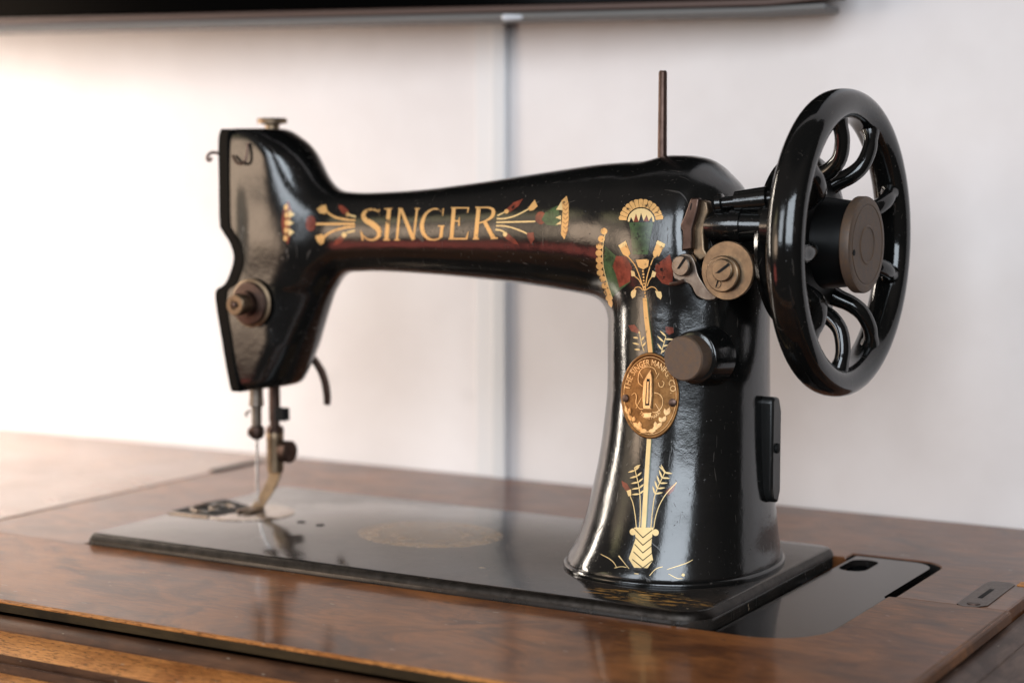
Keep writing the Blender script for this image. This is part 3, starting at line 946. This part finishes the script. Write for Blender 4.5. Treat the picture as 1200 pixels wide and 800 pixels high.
def pillar_transfers():
    C, k = frame(690, 225, 10.66)
    cx, cy = 655, 368
    for i in range(13):
        a0 = math.radians(176 - i * 13.2); a1 = a0 - math.radians(12.0)
        P = []
        for j in range(5):
            t = a0 + (a1 - a0) * j / 4; rr_ = 282 - 10 * abs(j - 2) / 2 * (abs(j - 2) / 2)
            P.append((cx + rr_ * math.cos(t), cy - rr_ * math.sin(t)))
        for j in range(4):
            t = a1 + (a0 - a1) * j / 3; P.append((cx + 183 * math.cos(t), cy - 178 * math.sin(t)))
        poly(C(*P), GOLD)
    top = [(cx + 168 * math.cos(t), cy - 164 * math.sin(t)) for t in np.linspace(0, PI, 13)]
    zig = [(508, 372), (528, 312), (562, 372), (590, 268), (624, 368), (655, 262), (686, 362), (724, 286), (750, 362), (788, 306), (800, 374)]
    poly(C(*(top + zig)), CREAM)
    poly(C((560, 374), (590, 275), (622, 372)), RED, h=.1); poly(C((690, 368), (724, 292), (752, 368)), RED, h=.1)
    poly(C((500, 380), (812, 380), (790, 470), (740, 780), (548, 780), (520, 470)), GREEN, h=.1)
    # half-open fans left and right
    for u, v in [(708, 271), (705, 280), (702.6, 288.5), (702, 296.5), (702.4, 304.5), (702.8, 312), (703.6, 319.5), (706.2, 327), (709, 334.5), (711.8, 342), (714, 349)]:
        blob(u, v, 4.0, 3.9, GOLD)
    leaf(714.2, 350, 716.8, 360, 5, GOLD)
    ribbon([(711, 269), (707.5, 282), (706.5, 298), (707.5, 314), (712, 332), (718, 350)], .9, CREAM, h=.15)
    poly([(709, 288), (722, 300), (736, 308), (739, 330), (722, 344), (718, 348), (710, 330), (707.5, 310)], GREEN, h=.1)
    poly([(722, 300), (734, 300), (741, 314), (738, 330), (726, 337), (722, 322), (718, 312)], RED, h=.11)
    poly([(768, 311), (785, 298), (789, 315), (788, 335), (776, 332), (768, 322)], RED, h=.1)
    # stems and tulips
    D, k = frame(620, 200, 3.81)
    poly(D((400, 334), (432, 314), (453, 370), (441, 386), (420, 374)), GOLD, h=.14); poly(D((399, 334), (432, 313), (438, 328), (408, 348)), CREAM, h=.17)
    poly(D((575, 311), (609, 328), (581, 381), (560, 391), (552, 370)), GOLD, h=.14); poly(D((574, 311), (609, 328), (603, 344), (567, 325)), CREAM, h=.17)
    ribbon(D((441, 382), (475, 425), (500, 490), (514, 534)), 1.2, GOLD); ribbon(D((556, 388), (540, 430), (526, 480), (519, 534)), 1.2, GOLD)
    poly(D((477, 398), (536, 394), (532, 428), (510, 441), (488, 430)), GOLD, h=.12)
    for i in range(9):
        blob(*D((509 + i * 1.4, 448 + i * 14))[0], 1.1 + .3 * (i % 2), 1.3, GOLD, n=8)
    poly(D((455, 445), (470, 449), (476, 471), (458, 471)), CREAM); ribbon(D((472, 470), (492, 488), (503, 510)), 1.1, GOLD)
    poly(D((552, 446), (568, 455), (562, 475), (545, 475)), CREAM); ribbon(D((548, 474), (536, 492), (528, 515)), 1.1, GOLD)
    ribbon(D((510, 534), (494, 520), (476, 522), (466, 540)), 1.0, GOLD); poly(D((456, 540), (470, 528), (480, 534), (475, 560), (462, 571), (455, 556)), CREAM)
    ribbon(D((522, 532), (545, 519), (563, 523), (574, 538)), 1.0, GOLD); poly(D((563, 536), (590, 540), (594, 560), (588, 575), (572, 562)), CREAM)
    ribbon([(755.6, 349), (757.5, 372), (760.5, 395), (762.5, 413)], [4.6, 5.2, 5.4, 5.6], GOLD, smooth=True); ribbon([(758.6, 349), (760.7, 372), (763.7, 395), (765.6, 413)], 1.3, GREEN, h=.15)
    # sprigs above the badge
    E_, k = frame(680, 380, 5)
    for st, lv in ((((375, 158), (362, 120), (350, 60)), [((352, 148), (318, 146)), ((366, 128), (386, 104)), ((345, 118), (308, 108)), ((360, 92), (376, 70)), ((340, 80), (310, 76)), ((350, 56), (344, 40))]),
                   (((474, 172), (488, 120), (502, 72)), [((478, 148), (452, 112)), ((484, 128), (515, 120)), ((490, 104), (452, 68)), ((496, 86), (548, 88)), ((502, 70), (468, 38)), ((478, 164), (496, 150))])):
        ribbon(E_(*st), .9, CREAM)
        for a, b in lv: leaf(*E_(a)[0], *E_(b)[0], 1.9)
    poly(E_((282, 6), (318, 2), (350, 40), (335, 52), (300, 40)), RED, h=.1); poly(E_((500, 12), (545, 18), (548, 48), (520, 62), (500, 45)), RED, h=.1)
    # lower stem, wheat, buds and the vase
    ribbon([(760.8, 512), (758.6, 545), (756.2, 585), (754.2, 620)], [5.0, 5.0, 5.2, 5.4], CREAM); ribbon([(763.9, 512), (761.8, 545), (759.5, 585), (757.4, 618)], 1.2, GREEN, h=.15)
    G_, k = frame(700, 520, 4.71)
    ribbon(G_((234, 462), (238, 360), (232, 250), (206, 130)), 1.0, CREAM); ribbon(G_((296, 462), (305, 370), (322, 270), (376, 150)), 1.0, CREAM)
    for i in range(5):
        t = i / 4; x = 234 - 26 * t * t; y = 275 - 130 * t
        leaf(*G_((x, y))[0], *G_((x - 44 + 6 * t, y + 4 + 8 * t))[0], 1.9)
        leaf(*G_((x, y))[0], *G_((x + 26, y - 22))[0], 1.9)
        x = 318 + 52 * t; y = 275 - 118 * t
        leaf(*G_((x, y))[0], *G_((x - 12 - 6 * t, y - 44))[0], 1.9)
        leaf(*G_((x, y))[0], *G_((x + 44, y - 8 + 14 * t))[0], 1.9)
    leaf(*G_((205, 132))[0], *G_((238, 114))[0], 2.0); leaf(*G_((374, 150))[0], *G_((342, 124))[0], 2.0)
    ribbon(G_((216, 462), (210, 400), (198, 330), (178, 278)), 1.0, CREAM); poly(G_((162, 258), (186, 250), (188, 284), (172, 288)), CREAM); poly(G_((134, 202), (164, 218), (184, 252), (160, 262), (140, 232)), RED, h=.1)
    ribbon(G_((312, 462), (320, 410), (342, 340), (380, 275), (438, 212)), 1.0, CREAM); poly(G_((375, 262), (404, 236), (440, 206), (420, 258), (390, 286)), RED, h=.1)
    vase = G_((204, 460), (312, 460), (304, 500), (298, 560), (300, 600), (308, 640), (278, 684), (204, 682), (174, 632), (196, 570), (212, 520))
    poly(vase, CREAM)
    blob(*G_((197, 484))[0], 3.8, 4.0, CREAM, h=.14); blob(*G_((322, 488))[0], 3.8, 4.0, CREAM, h=.14)
    for i in range(5):
        y = 468 + i * 42; e = 6 * max(0, i - 2)
        ribbon(G_((206 - e, y), (252, y + 48), (304, y + 6)), [1.0, 1.4, 1.0], 5, h=.2, smooth=False)
    ribbon(G_((20, 608), (60, 628), (90, 652), (108, 682)), [.5, .9, .9, .7], CREAM); ribbon(G_((95, 684), (130, 676), (162, 680)), .7, CREAM); ribbon(G_((118, 616), (145, 650), (176, 688)), [1.6, .8, .7], CREAM)
    ribbon(G_((288, 726), (322, 690), (360, 676)), .9, CREAM); ribbon(G_((385, 692), (440, 674), (495, 655), (526, 638)), [.5, .9, 1.0, .6], CREAM)
    ribbon(G_((205, 714), (228, 716)), .9, CREAM, smooth=False); blob(*G_((474, 722))[0], 1.9, 1.8, CREAM); ribbon(G_((392, 716), (440, 740), (470, 742)), .7, CREAM)


arm_transfers()
pillar_transfers()


# ------------------------------------------------------------------ oval brass badge
BCX, BCY, BA, BB = 762.8, 463.4, 33.6, 50.6
badge_mb = MB()


def bpix(r, t):
    return (BCX + BA * r * math.cos(t), BCY - BB * r * math.sin(t))


NB_ = 72
rows = [(1.0, .05), (1.0, .85), (.985, 1.15), (.955, 1.2), (.93, 1.05), (.915, .80), (.8, .78), (.65, .78), (.45, .78), (.25, .78), (.08, .78)]
vs = []; fs = []
for r, h in rows:
    for i in range(NB_):
        u, v = bpix(r, 2 * PI * i / NB_)
        vs.append(on_body(u, v, h)[0])
for j in range(len(rows) - 1):
    for i in range(NB_):
        i2 = (i + 1) % NB_
        fs.append((j * NB_ + i, j * NB_ + i2, (j + 1) * NB_ + i2, (j + 1) * NB_ + i))
fs.append(tuple((len(rows) - 1) * NB_ + i for i in range(NB_)))
badge_mb.add(vs, fs)


def raised(pts, wd, h=1.12):
    """embossed line: a low ridge"""
    for hh, f in ((h, .55), (h - .16, 1.0)):
        ribbon(pts, wd * f if not isinstance(wd, list) else [q * f for q in wd], 0 if hh < h else 1, hh, badge_mb, cols=2)


for r in (.885, .60):
    pass
raised([bpix(.895, t) for t in np.linspace(0, 2 * PI, 60)], .7, 1.0)


def badge_text(txt, size, r, a0, a1, inward=False):
    cu = bpy.data.curves.new('txt', 'FONT'); cu.body = txt; cu.size = 1.0; cu.resolution_u = 2
    o = bpy.data.objects.new('txt', cu); COL.objects.link(o)
    bpy.context.view_layer.update()
    me = bpy.data.meshes.new_from_object(o.evaluated_get(bpy.context.evaluated_depsgraph_get()))
    bm = bmesh.new(); bm.from_mesh(me)
    bmesh.ops.triangulate(bm, faces=bm.faces)
    xs = [v.co.x for v in bm.verts]; x0, x1 = min(xs), max(xs)
    bm.verts.ensure_lookup_table()
    pts = []
    for v in bm.verts:
        f = (v.co.x - x0) / (x1 - x0); t = math.radians(a0 + (a1 - a0) * f)
        rad = r + (v.co.y * size if not inward else -v.co.y * size)
        # keep the letter height the same all round the oval
        px = BCX + (BA * r + (rad - r) * 42) * math.cos(t); py = BCY - (BB * r + (rad - r) * 42) * math.sin(t)
        pts.append((px, py))
    fs_ = [tuple(v.index for v in f.verts) for f in bm.faces]
    put(pts, fs_, 1, 1.15, badge_mb)
    bm.free()
    bpy.data.objects.remove(o); bpy.data.curves.remove(cu); bpy.data.meshes.remove(me)


badge_text('THE SINGER MANFG. CO.', .235, .705, 170, 4)
badge_text('TRADE MARK', .13, .545, 228, 312, True)
H_, _ = frame(720, 405, 6.95)
# shuttle in the middle, thread and needles round it
for hh, g in ((1.25, 0.), (1.75, 2.2), (2.1, 5.)):
    poly(H_((305, 196 + g * 2), (322 - g, 250), (323 - g, 400), (312 - g, 515 - g), (248 + g, 512 - g), (240 + g, 420), (250 + g, 290), (280 + g, 235)), 1, hh, mb=badge_mb)
poly(H_((280, 268), (304, 268), (300, 485), (266, 485)), 2, 2.18, mb=badge_mb)
poly(H_((285, 290), (297, 290), (292, 470), (276, 470)), 1, 2.24, mb=badge_mb)
poly(H_((243, 548), (312, 545), (306, 560), (310, 580), (246, 584), (252, 566)), 1, 1.3, mb=badge_mb)
raised(H_((240, 330), (208, 300), (206, 240), (230, 190), (280, 168), (330, 185), (352, 230)), 1.3)
raised(H_((150, 402), (175, 385), (190, 410), (186, 470), (215, 510), (245, 515)), 1.3)
raised(H_((330, 380), (375, 395), (400, 440), (390, 500), (350, 540), (318, 540)), 1.3)
raised(H_((365, 300), (375, 330), (400, 330), (410, 300), (395, 285)), 1.3)
raised(H_((210, 205), (240, 262)), .9); raised(H_((372, 222), (345, 270)), .9); raised(H_((185, 510), (230, 420)), .9); raised(H_((382, 540), (340, 470)), .9)
for (a, b) in [((120, 550), (105, 490)), ((125, 560), (140, 505)), ((150, 605), (128, 560)), ((160, 615), (175, 575)), ((205, 660), (165, 625)), ((215, 665), (215, 615)), ((270, 690), (215, 690)), ((235, 675), (185, 655)),
               ((435, 560), (455, 500)), ((430, 565), (415, 510)), ((400, 615), (425, 570)), ((395, 620), (370, 580)), ((350, 662), (395, 628)), ((345, 668), (340, 615)), ((290, 692), (345, 690)), ((320, 676), (372, 655))]:
    P = H_(a, b)
    leaf(*P[0], *P[1], 4.2, 1, 1.15, badge_mb); leaf(*P[0], *P[1], 2.0, 1, 1.4, badge_mb)
raised(H_((215, 712), (265, 694), (320, 714)), 1.0); raised(H_((228, 690), (265, 704), (305, 690)), 1.0)

BODY = body_mb.build('body', [M_BODY, M_GOLD, M_CREAM, M_RED, M_GREEN, M_BLACK], sm, angle=180)
BADGE = badge_mb.build('badge', [M_BADGE, M_BADGE_HI, M_BLACK], BODY, angle=50)
BADGE['label'] = 'oval embossed brass maker badge on the pillar'
for u, v in ((734.8, 466.5), (788.6, 471.5)):
    p_, n_ = on_body(u, v, .7)
    MB().lathe([(0, 2.0), (.7, 1.9), (1.1, 1.0)], p_, n_, 16).build('badge_rivet', M_DARK, BADGE)

# foot flange of the pillar
ring_o = lambda z, g: [(313 + (52 + g) * math.copysign(abs(math.cos(t)) ** (2 / 2.25), math.cos(t)), AY + (60 + g) * math.copysign(abs(math.sin(t)) ** (2 / 2.25), math.sin(t)), z) for t in np.linspace(0, 2 * PI, 80, endpoint=False)]
MB().loft([ring_o(0, .6), ring_o(1.4, 1.0), ring_o(2.6, .7), ring_o(3.0, -.5)]).build('pillar_foot', M_BODY, sm, angle=60)

# ------------------------------------------------------------------ face plate on the head's left end
fp_prof = FP
thick = np.interp([p[1] for p in fp_prof], [73, 90, 130, 150, 222], [6, 6, 8, 7, 6.5])
loop = [(p[0], p[1]) for p in fp_prof] + [(p[0] + t, p[1]) for p, t in list(zip(fp_prof, thick))[::-1]]
FPL = MB().prism(loop, 74.2, 118.0, 1).build('face_plate', M_FACE, sm, bevel=1.6)
eye = [(36.5, 75.4, 208), (33, 75.0, 208.8), (30, 74.8, 208.4), (28.2, 74.6, 206.6), (28.4, 74.5, 204.6), (30.2, 74.5, 204.4), (31, 74.6, 206)]
MB().tube(smoothpath(eye, 4), .9, 8).build('thread_guide', M_DARK, FPL)
q = plane_pt(259.5, 341.5, 1, 75.5)
MB().lathe([(0, 1.8), (.8, 1.7), (1, 1)], (q[0], 76.2, q[2]), (0, -1, 0), 16).build('plate_screw', M_STEEL, FPL)
q0 = plane_pt(287, 178, 1, 73)
tg = [(47, 74, 207), (50, 73.0, 203.6), (53, 72.4, 202.4), (56, 72.4, 203), (57.2, 73, 205.5), (57.6, 74, 210), (57.2, 74.8, 214)]
MB().tube(smoothpath(tg, 4), .8, 8).build('thread_guide', M_DARK, FPL)

# ------------------------------------------------------------------ tension dial on the head
c = plane_pt(296, 355, 1, 74)
TD = MB().lathe([(-1, 9), (1.5, 12.2), (2.2, 13.7), (3.0, 13.7), (3.6, 12.6)], (c[0], 75.5, c[2]), (0, -1, 0), 48).build('tension_dial', M_BRASS, sm)
MB().lathe([(3.6, 11.0), (4.6, 12.2), (5.6, 11.4), (6.2, 7.2), (9, 6.6)], (c[0], 75.5, c[2]), (0, -1, 0), 48).build('tension_disc', M_DARK, TD)
MB().lathe([(9, 5.6), (12.5, 5.4), (13, 6.1), (17.0, 6.1), (17.8, 5.4), (17.8, 2.9), (16.8, 2.7), (16.8, 1.0)], (c[0], 75.5, c[2]), (0, -1, 0), 40).build('tension_nut', M_BRASS, TD)
MB().lathe([(16, 1.7), (18.4, 1.6), (18.9, 1.0)], (c[0], 75.5, c[2]), (0, -1, 0), 20).build('tension_stud', M_DARK, TD)

# ------------------------------------------------------------------ needle bar, presser bar and foot
NX, NY, PY = 44.8, 95.0, 112.0
NB = MB().lathe([(0, 4.0), (8, 4.0), (13, 4.4), (14, 3.0), (27, 2.8), (28, 2.6)], (NX, NY, 76), (0, 0, -1), 28).build('needle_bar', M_STEEL, sm)
MB().lathe([(0, 2.4), (1.2, 4.2), (5.0, 4.6), (7.4, 3.6), (8.4, 2.0)], (NX, NY, 51.5), (0, 0, -1), 24).build('needle_clamp', M_DARK, NB)
MB().lathe([(0, 2.2), (5, 2.2), (5.3, 1.4)], (NX, NY, 47.4), (-.6, -.8, 0), 18).build('clamp_screw', M_DARK, NB)
MB().lathe([(0, .85), (30, .75), (38, .3)], (NX, NY, 43.5), (0, 0, -1), 12).build('needle', mat('polished_needle', (.75, .72, .70), .2, 1.), NB)
MB().tube([(NX - 3.4, NY - 2, 60), (NX - 5.6, NY - 3, 58), (NX - 4.6, NY - 3, 56.5)], .8, 8).build('thread_hook', M_STEEL, NB)
PB = MB().lathe([(0, 3.4), (26, 3.4), (26.2, 3.0), (34, 3.0)], (NX, PY, 78), (0, 0, -1), 28).build('presser_bar', M_DARK, sm)
MB().box(NX + 2, NX + 9, PY - 3, PY + 3, 52.5, 60).build('bar_clip', M_BLACK, PB, bevel=.6)
FT = MB()
FT.lathe([(0, 4.6), (1, 5.3), (5, 5.3), (6, 5.0), (24, 5.0), (24.6, 4.4)], (NX, PY, 46.0), (0, 0, -1), 28)
MB().lathe([(0, 4.3), (1.8, 5.4), (4.2, 5.2), (5.8, 3.6)], (NX, PY, 49), (0, 0, -1), 28).build('foot_collar', M_DARK, PB)
FOOT = FT.build('presser_foot', M_BRASS, sm)
sole = smoothpath([(NX + .2, PY, 24), (NX + .2, PY - 1, 18), (NX - .6, PY - 5, 12), (NX - 2.4, PY - 9, 6), (NX - 4.2, PY - 11.5, 1.7)], 5)
rr = [[(p[0] - 4.4, p[1] - 1.2, p[2]), (p[0] + 4.0, p[1] - 1.2, p[2]), (p[0] + 4.0, p[1] + 1.2, p[2] + .8), (p[0] - 4.4, p[1] + 1.2, p[2] + .8)] for p in sole]
MB().loft(rr).build('foot_shank', M_BRASS, FOOT, bevel=.4)
toe = [(NX - 9, PY - 10.5), (NX + .5, PY - 10.5), (NX + 1, PY - 25), (NX - 2, PY - 28), (NX - 3, PY - 17), (NX - 5, PY - 17), (NX - 6, PY - 28), (NX - 9.4, PY - 25)]
MB().prism(toe, .75, 2.2, 2).build('foot_toe', M_BRASS, FOOT, bevel=.4)
MB().lathe([(0, 3.0), (2.2, 3.0), (2.4, 6.4), (7.2, 6.6), (7.9, 5.6)], (NX + 3.5, PY + 1, 34.2), (.88, -.05, 0), 30).build('foot_screw', M_DARK, FOOT)
ps = [(NX, PY, 221), 0]
MB().lathe([(0, 4.2), (3.2, 4.2), (3.6, 5.0), (4.2, 8.6), (6.6, 8.8), (7.2, 8.0)], (NX + .8, PY, 221.6), (0, 0, 1), 36).build('pressure_screw', M_BRASS, sm)
lv = smoothpath([(66, 117.5, 92), (68.6, 120, 88), (71.5, 122.5, 81.5), (73.2, 124, 74), (73.6, 125, 66.5), (73.0, 125.5, 62)], 5)
MB().tube(lv, [2.2 + .5 * math.sin(PI * i / (len(lv) - 1)) for i in range(len(lv))], 12, flat=(.6, (0, 1, 0))).build('presser_lifter', M_DARK, sm)

# ------------------------------------------------------------------ spool pin
MB().lathe([(-4, 2.4), (43.4, 2.1), (44.4, 1.6)], (304.1, 95, 204), (0, 0, 1), 24).build('spool_pin', M_DARK, sm)
MB().lathe([(-3, 4), (.3, 3.6), (.6, 2.4)], (304.1, 95, 203.6), (0, 0, 1), 24).build('pin_socket', M_DARK, sm)

# ------------------------------------------------------------------ handwheel
HX, HY, HZ = 399.0, 97.0, 164.0
HW = empty('handwheel', (HX, HY, HZ)); HW.parent = sm; HW.location = Vector((HX, HY, HZ)) * MM - world_loc(sm)


HW.rotation_euler.z = math.radians(-2.4)


def on_wheel(x, r, a):
    """a in degrees from the top towards the back"""
    return (x, HY + r * math.sin(math.radians(a)), HZ + r * math.cos(math.radians(a)))


rim = MB(); rings = []
NR = 128
for i in range(NR):
    a = 360 * i / NR
    rings.append([on_wheel(HX + 8.8 * math.copysign(abs(math.cos(t)) ** .9, math.cos(t)), 66.3 + 7.3 * math.copysign(abs(math.sin(t)) ** .9, math.sin(t)), a) for t in np.linspace(0, 2 * PI, 28, endpoint=False)])
rings.append(rings[0])
rim.loft(rings, caps=False)
bmR = rim.build('wheel_rim', M_WHEEL, HW, angle=180)
for k in range(9):
    a = 27 + 40 * k
    path = smoothpath([(383, 28), (389, 32.5), (395.5, 36), (400.5, 41.5), (402.6, 50), (402, 57), (400.5, 62)], 4)
    rad = np.interp(np.linspace(0, 1, len(path)), [0, .25, .8, 1], [5.6, 4.4, 4.1, 6.2])
    MB().tube([on_wheel(x, r, a) for x, r in path], list(rad), 14, flat=(.85, (1, 0, 0))).build('wheel_spoke', M_WHEEL, HW, angle=180)
MB().lathe([(-4, 20), (-3, 33), (5, 34.5), (8, 32), (11, 22), (24, 20.5), (26, 20)], (380, HY, HZ), (1, 0, 0), 56).build('wheel_hub', M_HUB, HW)
MB().lathe([(0, 20), (1, 41.5), (3.2, 42.5), (5.2, 41), (7.5, 36.5), (9.8, 41), (11.6, 42.0), (13.4, 40.5), (14, 24)], (371, HY, HZ), (1, 0, 0), 72).build('belt_pulley', M_WHEEL, HW, angle=50)
CN = MB().lathe([(0, 19), (.6, 22.4), (1.2, 23), (4.6, 23), (5.4, 22.6), (5.8, 21.8), (5.9, 19.5), (5.6, 19.1), (5.6, 18.6), (5.9, 18.2), (5.9, 9.5), (6.3, 9), (6.3, 8.4), (5.9, 8), (5.9, 3)], (406, 96.2, HZ - .4), (1, 0, 0), 64).build('clamp_nut', M_KNOB, HW)
qn = plane_pt(1003, 296, 0, 411.9)
MB().lathe([(-.6, 1.6), (.25, 1.5), (.4, .8)], (411.8, qn[1], qn[2]), (1, 0, 0), 16).build('nut_screw', M_BLACK, CN)
MB().lathe([(0, 20), (2, 19), (14, 18), (22, 17.5)], (352, HY, HZ), (1, 0, 0), 48).build('wheel_bushing', M_BODY, sm)

# ------------------------------------------------------------------ bobbin winder
BW = empty('bobbin_winder', (350, 52, 160)); BW.parent = sm; BW.location = Vector((350, 52, 160)) * MM - world_loc(sm)
AX = (-.10, -1, .04)


def yp(u, v, y):
    return plane_pt(u, v, 1, y)


def slot_screw(u, v, y, r, h, ang, m, parent, name='screw'):
    """slotted screw head facing the front"""
    c_ = yp(u, v, y)
    o = MB().lathe([(-2, r), (h - .5, r), (h, r * .9)], c_, AX, 28).build(name, m, parent)
    ca, sa = math.cos(ang), math.sin(ang)
    n_ = Vector(AX).normalized(); e1 = -n_.cross(Vector((0, 0, 1))).normalized(); e2 = Vector((0, 0, 1))
    c2 = Vector(c_) + n_ * h
    ring = []
    t_ = .085 * r + .22
    d1 = e1 * ca + e2 * sa; d2 = e1 * -sa + e2 * ca
    pts = [c2 + d1 * (sx * r * .93) + d2 * (sy * t_) for sx, sy in ((-1, -1), (1, -1), (1, 1), (-1, 1))]
    MB().loft([[p - n_ * .4 for p in pts], [p + n_ * .06 for p in pts]]).build('slot', M_BLACK, o, smooth=False)
    return o


def flat_part(name, pix, y, thick, m, parent, bevel=.4):
    """plate facing the front, its outline given on the plane y"""
    pp = [yp(u, v, y) for u, v in pix]
    return MB().loft([[tuple(p) for p in pp], [(p[0], p[1] + thick, p[2]) for p in pp]]).build(name, m, parent, bevel=bevel)


c = yp(852, 317, 47)
WD = MB().lathe([(-2.4, 13.4), (-.6, 13.9), (0, 13.5)], c, AX, 56).build('winder_disc', M_BRASS, BW)
c2 = yp(848, 321, 46)
MB().lathe([(0, 8.6), (1.6, 8.5), (2.0, 8)], c2, AX, 48).build('winder_cam', M_BRASS, BW)
slot_screw(848.5, 316.5, 44.5, 5.4, 2.6, .62, M_BRASS, BW)
slot_screw(842, 332.5, 45.0, 2.1, 1.4, 1.25, M_BRASS, BW)
lever = smoothpath([(788, 312), (790, 326), (803, 331), (810, 335), (816, 346), (827, 351.6), (838, 350.5), (840, 344), (831, 341), (824, 332), (818, 322), (814, 307), (808, 298), (798, 298), (790, 303)], 4)
flat_part('winder_lever', lever, 50, 3, M_STEEL, BW)
slot_screw(799.5, 311.5, 48.4, 4.9, 2.0, .95, M_STEEL, BW)
MB().tube([yp(786, 333, 51), yp(794, 332, 49.5), yp(802, 329, 50)], 1.1, 8).build('stop_pin', M_DARK, BW)
flat_part('winder_fork', [(809, 232), (819, 232), (817, 248), (811, 268), (811, 292), (799, 294), (799.5, 272), (796.5, 264), (802, 252)], 51, 4, M_DARK, BW, .8)
flat_part('winder_fork', [(820, 234), (828, 236), (830, 248), (826, 258), (824, 272), (825, 292), (830, 300), (820, 306), (812, 298), (813, 270), (817, 250)], 55, 6, M_BRASS, BW, .8)
MB().tube([yp(811, 238, 51.5), yp(809.5, 246, 51.5)], .7, 6).build('fork_slot', M_BLACK, BW)
a = yp(824, 262, 60)
MB().lathe([(0, 6.6), (1, 7.0), (14, 7.0), (14.2, 8.0), (19.4, 8.0), (19.6, 7.0), (31, 7.0), (31.2, 10.5), (36, 11.2)], (a[0], 62, a[2] - .6), (1, .04, 0), 36).build('winder_spindle', M_BODY, BW)
a = yp(837, 239, 60)
MB().lathe([(0, 3.6), (.8, 4.6), (3.4, 4.6), (3.8, 3), (10, 3), (10.4, 5.2), (26, 6.0), (26.4, 3.5), (30, 3.5)], (a[0], 62, a[2]), (1, .06, .10), 28).build('winder_latch', M_BODY, BW)
flat_part('winder_frame', [(818, 283), (900, 278), (902, 232), (880, 226), (858, 228), (840, 246), (822, 250)], 68, 12, M_BODY, BW, 1.5)

# ------------------------------------------------------------------ stitch regulator knob
c = yp(800, 420, 42)
SK = MB().lathe([(-16, 10.6), (-.8, 10.7), (0, 10.1)], c, (-.12, -1, .02), 56).build('stitch_regulator', M_KNOB, sm)
MB().lathe([(-24, 15.0), (-13, 13.6), (-9.5, 12.6), (-9, 11.6)], c, (-.12, -1, .02), 48).build('regulator_boss', M_BODY, SK)

# ------------------------------------------------------------------ cover plate at the pillar's right side
SP = MB().prism([(95, 86), (95, 42), (97, 36), (104, 34), (107, 40), (107, 80), (104, 87), (97, 88)], 352, 365.3, 0).build('side_cover', M_SATIN, sm, bevel=1.6)
MB().lathe([(0, 2.6), (1.2, 2.4), (1.5, 1.5)], (365.1, 100.5, 62), (1, 0, 0), 18).build('cover_screw', M_BLACK, SP)
